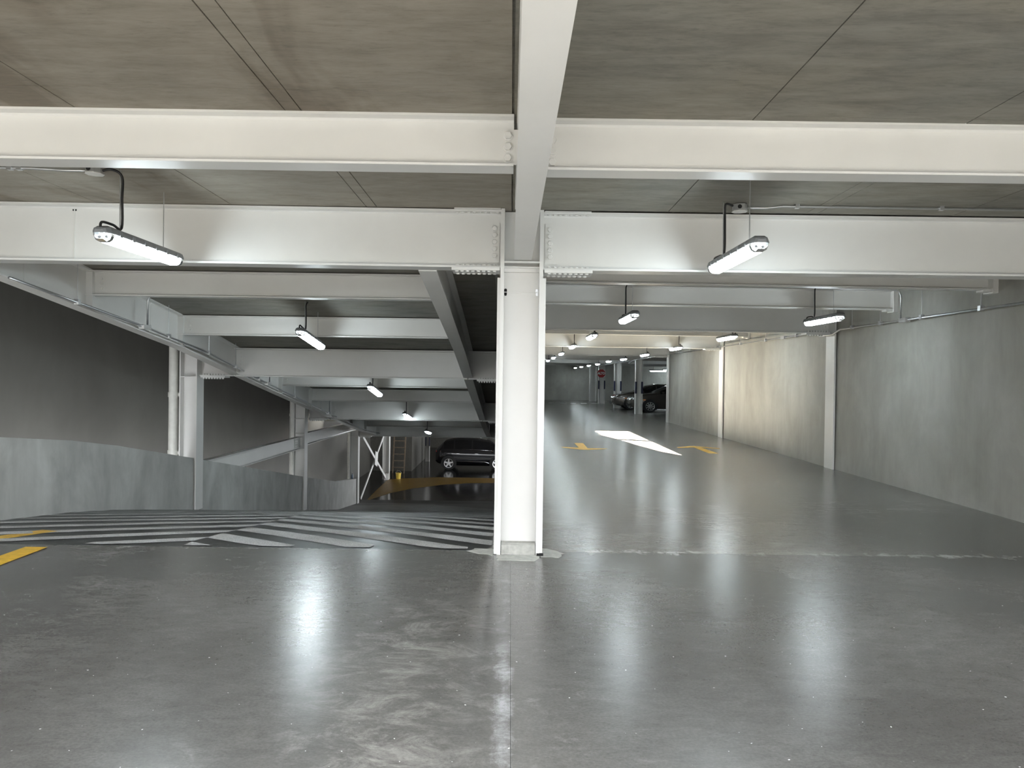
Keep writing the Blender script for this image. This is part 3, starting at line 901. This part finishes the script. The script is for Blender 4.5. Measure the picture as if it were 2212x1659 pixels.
conduit([(-4.95, y, lz(y)) for y in LY], 0.016, 'long sloping conduit along the ramp edge girder',
        clamps=[(-4.95, y, lz(y)) for y in rodl], rods=[((-4.95, y, lz(y)), zs(y)) for y in rodl], boxes=[(-4.95, 9.78, lz(9.78)), (-4.95, 14.75, lz(14.75)), (-4.95, 19.7, lz(19.7))])
for k, y in enumerate((9.80, 14.78, 19.7)):
    conduit([(-4.93, y, lz(y) + .02), (-4.93, y, zs(y) - 0.09), (-4.90, y, zs(y) - 0.035), (-4.82, y, zs(y) - 0.018), (-3.0, y, zs(y) - .018)], 0.013, f'bent drop conduit above the sloping ramp conduit, {ORD[k]} from the viewer')
# service pipe line under the far girder
conduit([(5.6, 27.6, 2.50), (5.6, 33.0, 2.48), (5.55, 33.5, 2.38), (5.55, 34.0, 2.38), (5.6, 34.4, 2.47), (5.6, 40, 2.46), (5.6, 53, 2.44)], 0.02, 'conduit continuing past the wall end above the far columns',
        clamps=[(5.6, y, 2.47) for y in (29, 31, 36, 38, 42, 45)], rods=[((5.6, y, 2.47), zc(y)) for y in (29, 31, 36, 38, 42, 45)])

# ------------------------------------------------------------------ floor markings
def marking(name, label, polys, mat, z=0.003, zf=None):
    m = MB()
    for P in polys:
        b0 = len(m.v)
        A = [(x, y, (zf(y) if zf else 0) + z) for x, y in P]
        area = sum(A[i][0] * A[(i + 1) % len(A)][1] - A[(i + 1) % len(A)][0] * A[i][1] for i in range(len(A)))
        if area < 0:
            A.reverse()
        m.v += A
        m.f.append(tuple(b0 + i for i in range(len(A))))
    o = m.obj(name, mat)
    return tag(o, label, 'floor marking')
marking('floor_arrow', 'yellow floor arrow at the top of the ramp, cut off at the left', [
    [(-4.385, 5.3), (-4.15, 5.3), (-4.18, 6.55), (-4.38, 6.55)],
    [(-4.60, 7.36), (-4.80, 7.44), (-5.30, 6.50), (-5.12, 6.42)]], 'yellow_paint', 0.006, lambda y: zr(y))
marking('floor_arrow', 'yellow floor arrow in the right lane pointing at the viewer', [
    [(1.60, 17.92), (1.82, 17.92), (1.79, 16.25), (1.60, 16.25)], [(1.79, 16.25), (1.80, 16.62), (2.26, 16.62), (2.20, 16.50)], [(1.60, 16.25), (1.62, 16.72), (1.20, 16.86), (1.23, 16.70)]], 'yellow_paint')
marking('floor_arrow', 'yellow floor arrow by the sunlit wall pointing away', [
    [(4.37, 15.80), (4.58, 15.80), (4.55, 17.2), (4.38, 17.2)], [(3.98, 16.98), (3.98, 17.18), (4.47, 17.56), (4.47, 17.2)], [(4.47, 17.56), (4.96, 17.06), (4.92, 16.88), (4.47, 17.2)]], 'yellow_paint')
for k in range(6):
    x = 1.8 + 0.695 * k
    marking('lane_dash', f'short white floor dash before the far wall, {ORD[k]} from the central column', [[(x, 46.6), (x + 0.38, 46.6), (x + 0.38, 47.3), (x, 47.3)]], 'white_paint_line')
# yellow kerb line on the lower level: widens to the left
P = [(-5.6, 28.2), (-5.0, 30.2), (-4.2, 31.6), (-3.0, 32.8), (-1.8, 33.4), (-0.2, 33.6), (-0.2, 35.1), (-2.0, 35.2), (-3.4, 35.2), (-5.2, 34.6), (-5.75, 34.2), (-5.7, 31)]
marking('floor_band', 'wide dark yellow floor band curving past the ladder and black car', [P], 'shade_yellow', 0.004 - 3.306)

# ------------------------------------------------------------------ stop sign
sg = thing('stop_sign', 'red octagonal sign with white letters on a far column', 'sign', (5.86, 46.679, 1.96))
octo = lambda r, y0, y1: MB().rings([[(r / math.cos(PI / 8) * math.cos(k * PI / 4 + PI / 8), y, r / math.cos(PI / 8) * math.sin(k * PI / 4 + PI / 8)) for k in range(8)] for y in (y0, y1)])
octo(0.285, 0, 0.02).obj('rim', 'sign_white', sg)
octo(0.262, -0.004, 0.0).obj('face', 'sign_red', sg)
cu = bpy.data.curves.new('lettering', 'FONT')
cu.body = 'ALTO'
cu.size = 0.215
cu.align_x = 'CENTER'
cu.align_y = 'CENTER'
cu.extrude = 0.002
cu.offset = 0.010
tmp = bpy.data.objects.new('tmp', cu)
COL.objects.link(tmp)
dg = bpy.context.evaluated_depsgraph_get()
me = bpy.data.meshes.new_from_object(tmp.evaluated_get(dg))
bpy.data.objects.remove(tmp)
me.materials.clear()
me.materials.append(M['sign_white'])
o = link('lettering', me, sg, (0, -0.007, 0.0), (PI / 2, 0, 0))
o.scale = (0.84, 1.0, 1.0)

# ------------------------------------------------------------------ cars
def sm(x, xs, ys):
    return float(np.mean([np.interp(x + d, xs, ys) for d in (-.06, -.03, 0, .03, .06)]))
def wheel(root, x, y, side, r, spokes):
    w = MB()
    n = 24
    prof = [(r * .68, .0), (r * .95, -.0), (r, .03), (r, .17), (r * .95, .2), (r * .68, .2)]
    w.rings([[(x + q * math.cos(2 * PI * k / n), y - side * d, r + q * math.sin(2 * PI * k / n)) for k in range(n)] for q, d in prof], caps=False, closed=True)
    o = w.obj('wheel', 'tyre', root)
    back = MB()
    back.rings([[(x + r * .7 * math.cos(2 * PI * k / n), y - side * d, r + r * .7 * math.sin(2 * PI * k / n)) for k in range(n)] for d in (.07, .09)])
    back.obj('brake_shadow', 'tyre', o)
    m = MB()
    m.rings([[(x + q * math.cos(2 * PI * k / n), y - side * d, r + q * math.sin(2 * PI * k / n)) for k in range(n)] for q, d in ((r * .70, 0.0), (r * .70, .03), (r * .62, .04), (r * .62, 0.005))], caps=False, closed=True)
    for k in range(spokes):
        a = 2 * PI * k / spokes + .3
        ca, sa = math.cos(a), math.sin(a)
        q = []
        for rad, hw in ((r * .08, .045 if spokes < 6 else .03), (r * .64, .035 if spokes < 6 else .022)):
            q.append([(x + rad * ca - s * hw * sa, y - side * d, r + rad * sa + s * hw * ca) for s, d in ((-1, .0), (1, .0), (1, .03), (-1, .03))])
        m.rings(q)
    m.rings([[(x + q * math.cos(2 * PI * k / 10), y - side * d, r + q * math.sin(2 * PI * k / 10)) for k in range(10)] for q, d in ((.045, .03), (.045, -.006), (.03, -.01))])
    m.obj('rim', 'alloy', o)

def car(label, loc, rotz, kind, paint):
    root = thing('parked_car', label, 'car', loc, None, (0, 0, rotz))
    if kind == 'suv':
        L, W_ = 4.45, .91
        X = [0, .05, .25, .5, .9, 1.35, 2.2, 2.9, 3.35, 3.8, 4.2, 4.38, 4.45]      # from the tail
        TOP = [.98, 1.10, 1.30, 1.56, 1.66, 1.70, 1.68, 1.56, 1.22, 1.06, .96, .82, .66]
        BELT = [.97, 1.02, 1.06, 1.08, 1.07, 1.05, 1.03, 1.02, 1.02, .99, .92, .80, .64]
        BOT = [.46, .36, .30, .26, .24, .22, .22, .22, .22, .24, .27, .34, .42]
        HW = [.68, .80, .87, .90, .91, .91, .91, .91, .91, .89, .82, .74, .64]
        HT = [.62, .66, .66, .63, .62, .62, .62, .64, .68, .72, .70, .66, .58]
        wx, r, glass = (.72, 3.28), .355, (0.42, 3.15)
        splits, sp = (1.0, 1.95), 5
    else:
        L, W_ = 4.65, .90
        X = [0, .06, .3, .75, 1.15, 1.7, 2.3, 2.75, 3.45, 3.9, 4.3, 4.55, 4.65]
        TOP = [.90, 1.04, 1.08, 1.12, 1.33, 1.45, 1.46, 1.36, 1.02, .95, .88, .76, .60]
        BELT = [.89, .96, .99, 1.0, .99, .97, .95, .94, .93, .90, .84, .74, .58]
        BOT = [.40, .30, .26, .22, .20, .18, .18, .18, .18, .20, .22, .26, .32]
        HW = [.66, .80, .87, .89, .90, .90, .90, .90, .90, .88, .82, .72, .60]
        HT = [.60, .70, .72, .66, .58, .56, .56, .58, .70, .74, .70, .62, .52]
        wx, r, glass = (.95, 3.72), .325, (0.95, 3.25)
        splits, sp = (1.45, 2.35), 9
    cx = L / 2
    xs = np.linspace(0, L, 56)
    rings = []
    def sect(x):
        tp, be, bo, hw, ht = (sm(x, X, A) for A in (TOP, BELT, BOT, HW, HT))
        h = be - bo
        half = [(hw * .80, bo), (hw * .95, bo + h * .08), (hw * .985, bo + h * .25), (hw, bo + h * .50), (hw * .995, bo + h * .72), (hw * .965, bo + h * .9), (hw * .94, be),
                (hw * .94 + (ht - hw * .94) * .5, be + (tp - be) * .52), (ht, be + (tp - be) * .88), (ht * .86, be + (tp - be) * .97), (ht * .5, tp)]
        return half
    for x in xs:
        hf = sect(x)
        rings.append([(x - cx, y, z) for y, z in hf] + [(x - cx, -y, z) for y, z in reversed(hf)])
    body = MB().rings(rings).obj('body', paint, root)
    autosmooth(body, .9)
    # side windows
    gx = [glass[0], *splits, glass[1]]
    for s in (-1, 1):
        for a, b in zip(gx[:-1], gx[1:]):
            m = MB()
            rr = []
            for x in np.linspace(a + .035, b - .035, 8):
                hf = sect(x)
                (y0, z0), (y1, z1), (y2, z2) = hf[6], hf[7], hf[8]
                if z2 - z0 < .09:
                    continue
                lo = (y0 + (y1 - y0) * .12, z0 + (z1 - z0) * .12 + .01)
                hi = (y1 + (y2 - y1) * .78, z1 + (z2 - z1) * .78)
                mid = (y1, z1)
                e = .008
                rr.append([(x - cx, s * (q[0] + e), q[1] + e * .3) for q in (lo, mid, hi)] + [(x - cx, s * (q[0] - .01), q[1]) for q in (hi, mid, lo)])
            if len(rr) > 1:
                m.rings(rr).obj('side_window', 'glass', root)
    # windscreen and rear window
    for nm, a, b in (('windscreen', (2.72 if kind == 'suv' else 2.62), (3.33 if kind == 'suv' else 3.40)), ('rear_window', (.12 if kind == 'suv' else .72), (.48 if kind == 'suv' else 1.2))):
        rr = []
        for x in np.linspace(a, b, 7):
            tp, ht = sm(x, X, TOP), sm(x, X, HT)
            rr.append([(x - cx, yy * ht * .80, tp + .012 - abs(yy) * .01) for yy in (-1, -.5, 0, .5, 1)] + [(x - cx, yy * ht * .80, tp - .03) for yy in (1, .5, 0, -.5, -1)])
        MB().rings(rr).obj(nm, 'glass', root)
    # wheel arches and wheels
    for i, x in enumerate(wx):
        for s in (-1, 1):
            hw = sm(x, X, HW)
            n = 24
            m = MB()
            m.rings([[(x - cx + (r + .055) * math.cos(2 * PI * k / n), s * (hw + d), max(.16, r + (r + .055) * math.sin(2 * PI * k / n))) for k in range(n)] for d in (-.12, .006)])
            m.obj('wheel_arch', 'tyre', root)
            wheel(root, x - cx, s * (hw + .018), s, r, sp)
    # trim
    for s in (-1, 1):
        hw = .905 if kind == 'suv' else .90
        for x in (splits[0] + .12, splits[1] + .14):
            MB().box(x - cx, x - cx + .17, s * hw - .022, s * hw + .022, .86, .885).obj('door_handle', 'chrome' if kind == 'suv' else paint, root)
        xm = glass[1] - .18
        m = MB()
        m.rings([[(xm - cx + a, s * (hw + b), .98 + c_) for b, c_ in ((0, .02), (.17, 0), (.18, .1), (.02, .1))] for a in (0, .1)])
        m.obj('mirror', paint, root)
        if kind == 'suv':
            MB().tube([(1.05 - cx, s * (hw + .0), .40), (1.15 - cx, s * (hw + .012), .47), (2.6 - cx, s * (hw + .012), .45), (2.85 - cx, s * (hw + .0), .38)], .012, 6).obj('door_moulding', 'chrome', root, True)
            MB().tube([(.75 - cx, s * .60, 1.70), (.85 - cx, s * .60, 1.745), (2.2 - cx, s * .60, 1.74), (2.4 - cx, s * .60, 1.69)], .016, 6).obj('roof_rail', 'chrome', root, True)
            MB().tube([(1.4 - cx, s * .905, 1.10 + .0), (2.4 - cx, s * .895, 1.07), (3.05 - cx, s * .89, 1.05)], .008, 6).obj('belt_moulding', 'chrome', root, True)
        m = MB()
        m.rings([[(xx - cx, s * (sm(xx, X, HW) * .90 + .012), .82 + dz) for dz in (-.07, .07)] + [(xx - cx, s * (sm(xx, X, HW) * .90 - .04), .82 + dz) for dz in (.07, -.07)] for xx in ((.04, .28) if kind == 'suv' else (.04, .35))])
        m.v = [(a, b * 1.06, c_ + .1) for a, b, c_ in m.v]
        m.obj('tail_lamp', 'tail_red', root)
        m = MB()
        xq = np.linspace(L - .62, L - .12, 6)
        m.rings([[(xx - cx, s * (sm(xx, X, HW) * .97 + .012), .66), (xx - cx, s * (sm(xx, X, HW) * .94 + .012), .80 - (xx - L + .62) * .1), (xx - cx, s * (sm(xx, X, HW) * .8), .78 - (xx - L + .62) * .1), (xx - cx, s * (sm(xx, X, HW) * .8), .64)] for xx in xq])
        m.obj('head_lamp', 'head_lamp', root)
        m = MB()
        m.rings([[(xx - cx, s * (sm(xx, X, HW) + .012), .63), (xx - cx, s * (sm(xx, X, HW) + .012), .67), (xx - cx, s * (sm(xx, X, HW) - .03), .65)] for xx in (L - .72, L - .60)])
        m.obj('side_marker', 'amber', root)
    m = MB()
    for z in (.46, .52, .58):
        m.box(L - cx - .07, L - cx + .012, -.40, .40, z - .018, z + .018)
    m.obj('grille', 'chrome', root)
    MB().box(L - cx - .10, L - cx + .006, -.55, .55, .32, .42).obj('lower_intake', 'tyre', root)
    return root
car('black sport utility car at the bottom of the dark ramp', (-1.70, 38.95, -3.306), 0.0, 'suv', 'car_black')
car('nearer bronze-grey saloon car parked behind the first far column', (8.15, 35.75, 0), PI, 'saloon', 'car_grey').scale = (1, 1, 0.95)
car('farther bronze-grey saloon car parked between the far columns', (7.72, 38.75, 0), PI, 'saloon', 'car_grey').scale = (1, 1, 0.94)

# ------------------------------------------------------------------ small things on the lower level
ld = thing('ladder', 'wooden ladder leaning on the pale wall at the lower level', 'ladder', (-5.62, 36.5, -3.306))
for x in (-0.29, 0.29):
    MB().rings([[(x - .03, y, z), (x + .03, y, z), (x + .03, y + .06, z), (x - .03, y + .06, z)] for y, z in ((0, 0), (0.66, 2.85))]).obj('rail', 'wood', ld)
for k in range(8):
    z = .28 + .33 * k
    MB().box(-.29, .29, .66 * z / 2.85 + .005, .66 * z / 2.85 + .055, z - .022, z + .022).obj('rung', 'wood', ld)
bk = thing('bucket', 'yellow plastic bucket on the floor before the ladder', 'bucket', (-5.30, 34.5, -3.302))
autosmooth(MB().rings([[(r * math.cos(2 * PI * k / 20), r * math.sin(2 * PI * k / 20), z) for k in range(20)] for r, z in ((.105, 0), (.13, .26), (.14, .265), (.14, .28), (.125, .28), (.10, .02))]).obj('body', 'bucket', bk))
MB().tube([(.135 * math.cos(a), 0.02, .26 + .12 * math.sin(a)) for a in np.linspace(0, PI, 12)], .005, 6).obj('handle', 'galv', bk, True)
MB().tube([(0.02, 0, .1), (-.06, .03, .42)], .012, 6).obj('brush_handle', 'wood', bk, True)
bt = thing('bottle', 'small drink bottle standing on the end of the ramp parapet', 'bottle', (-5.87, 27.0, zr(27.0) + .945))
autosmooth(MB().lathe([(.036, 0), (.036, .13), (.014, .175), (.014, .19)], 14).obj('body', 'bottle', bt))
MB().lathe([(.016, .19), (.016, .212)], 12).obj('cap', 'black_rubber', bt)
c = hcolumn('steel_column', 'slim white column with dark pad behind the last ramp lamp', -4.85, -4.62, 41.6, 41.8, -3.306, -0.16, 0.02, pads=(-2.4, -1.7), group='lower level columns')
reparent(c)
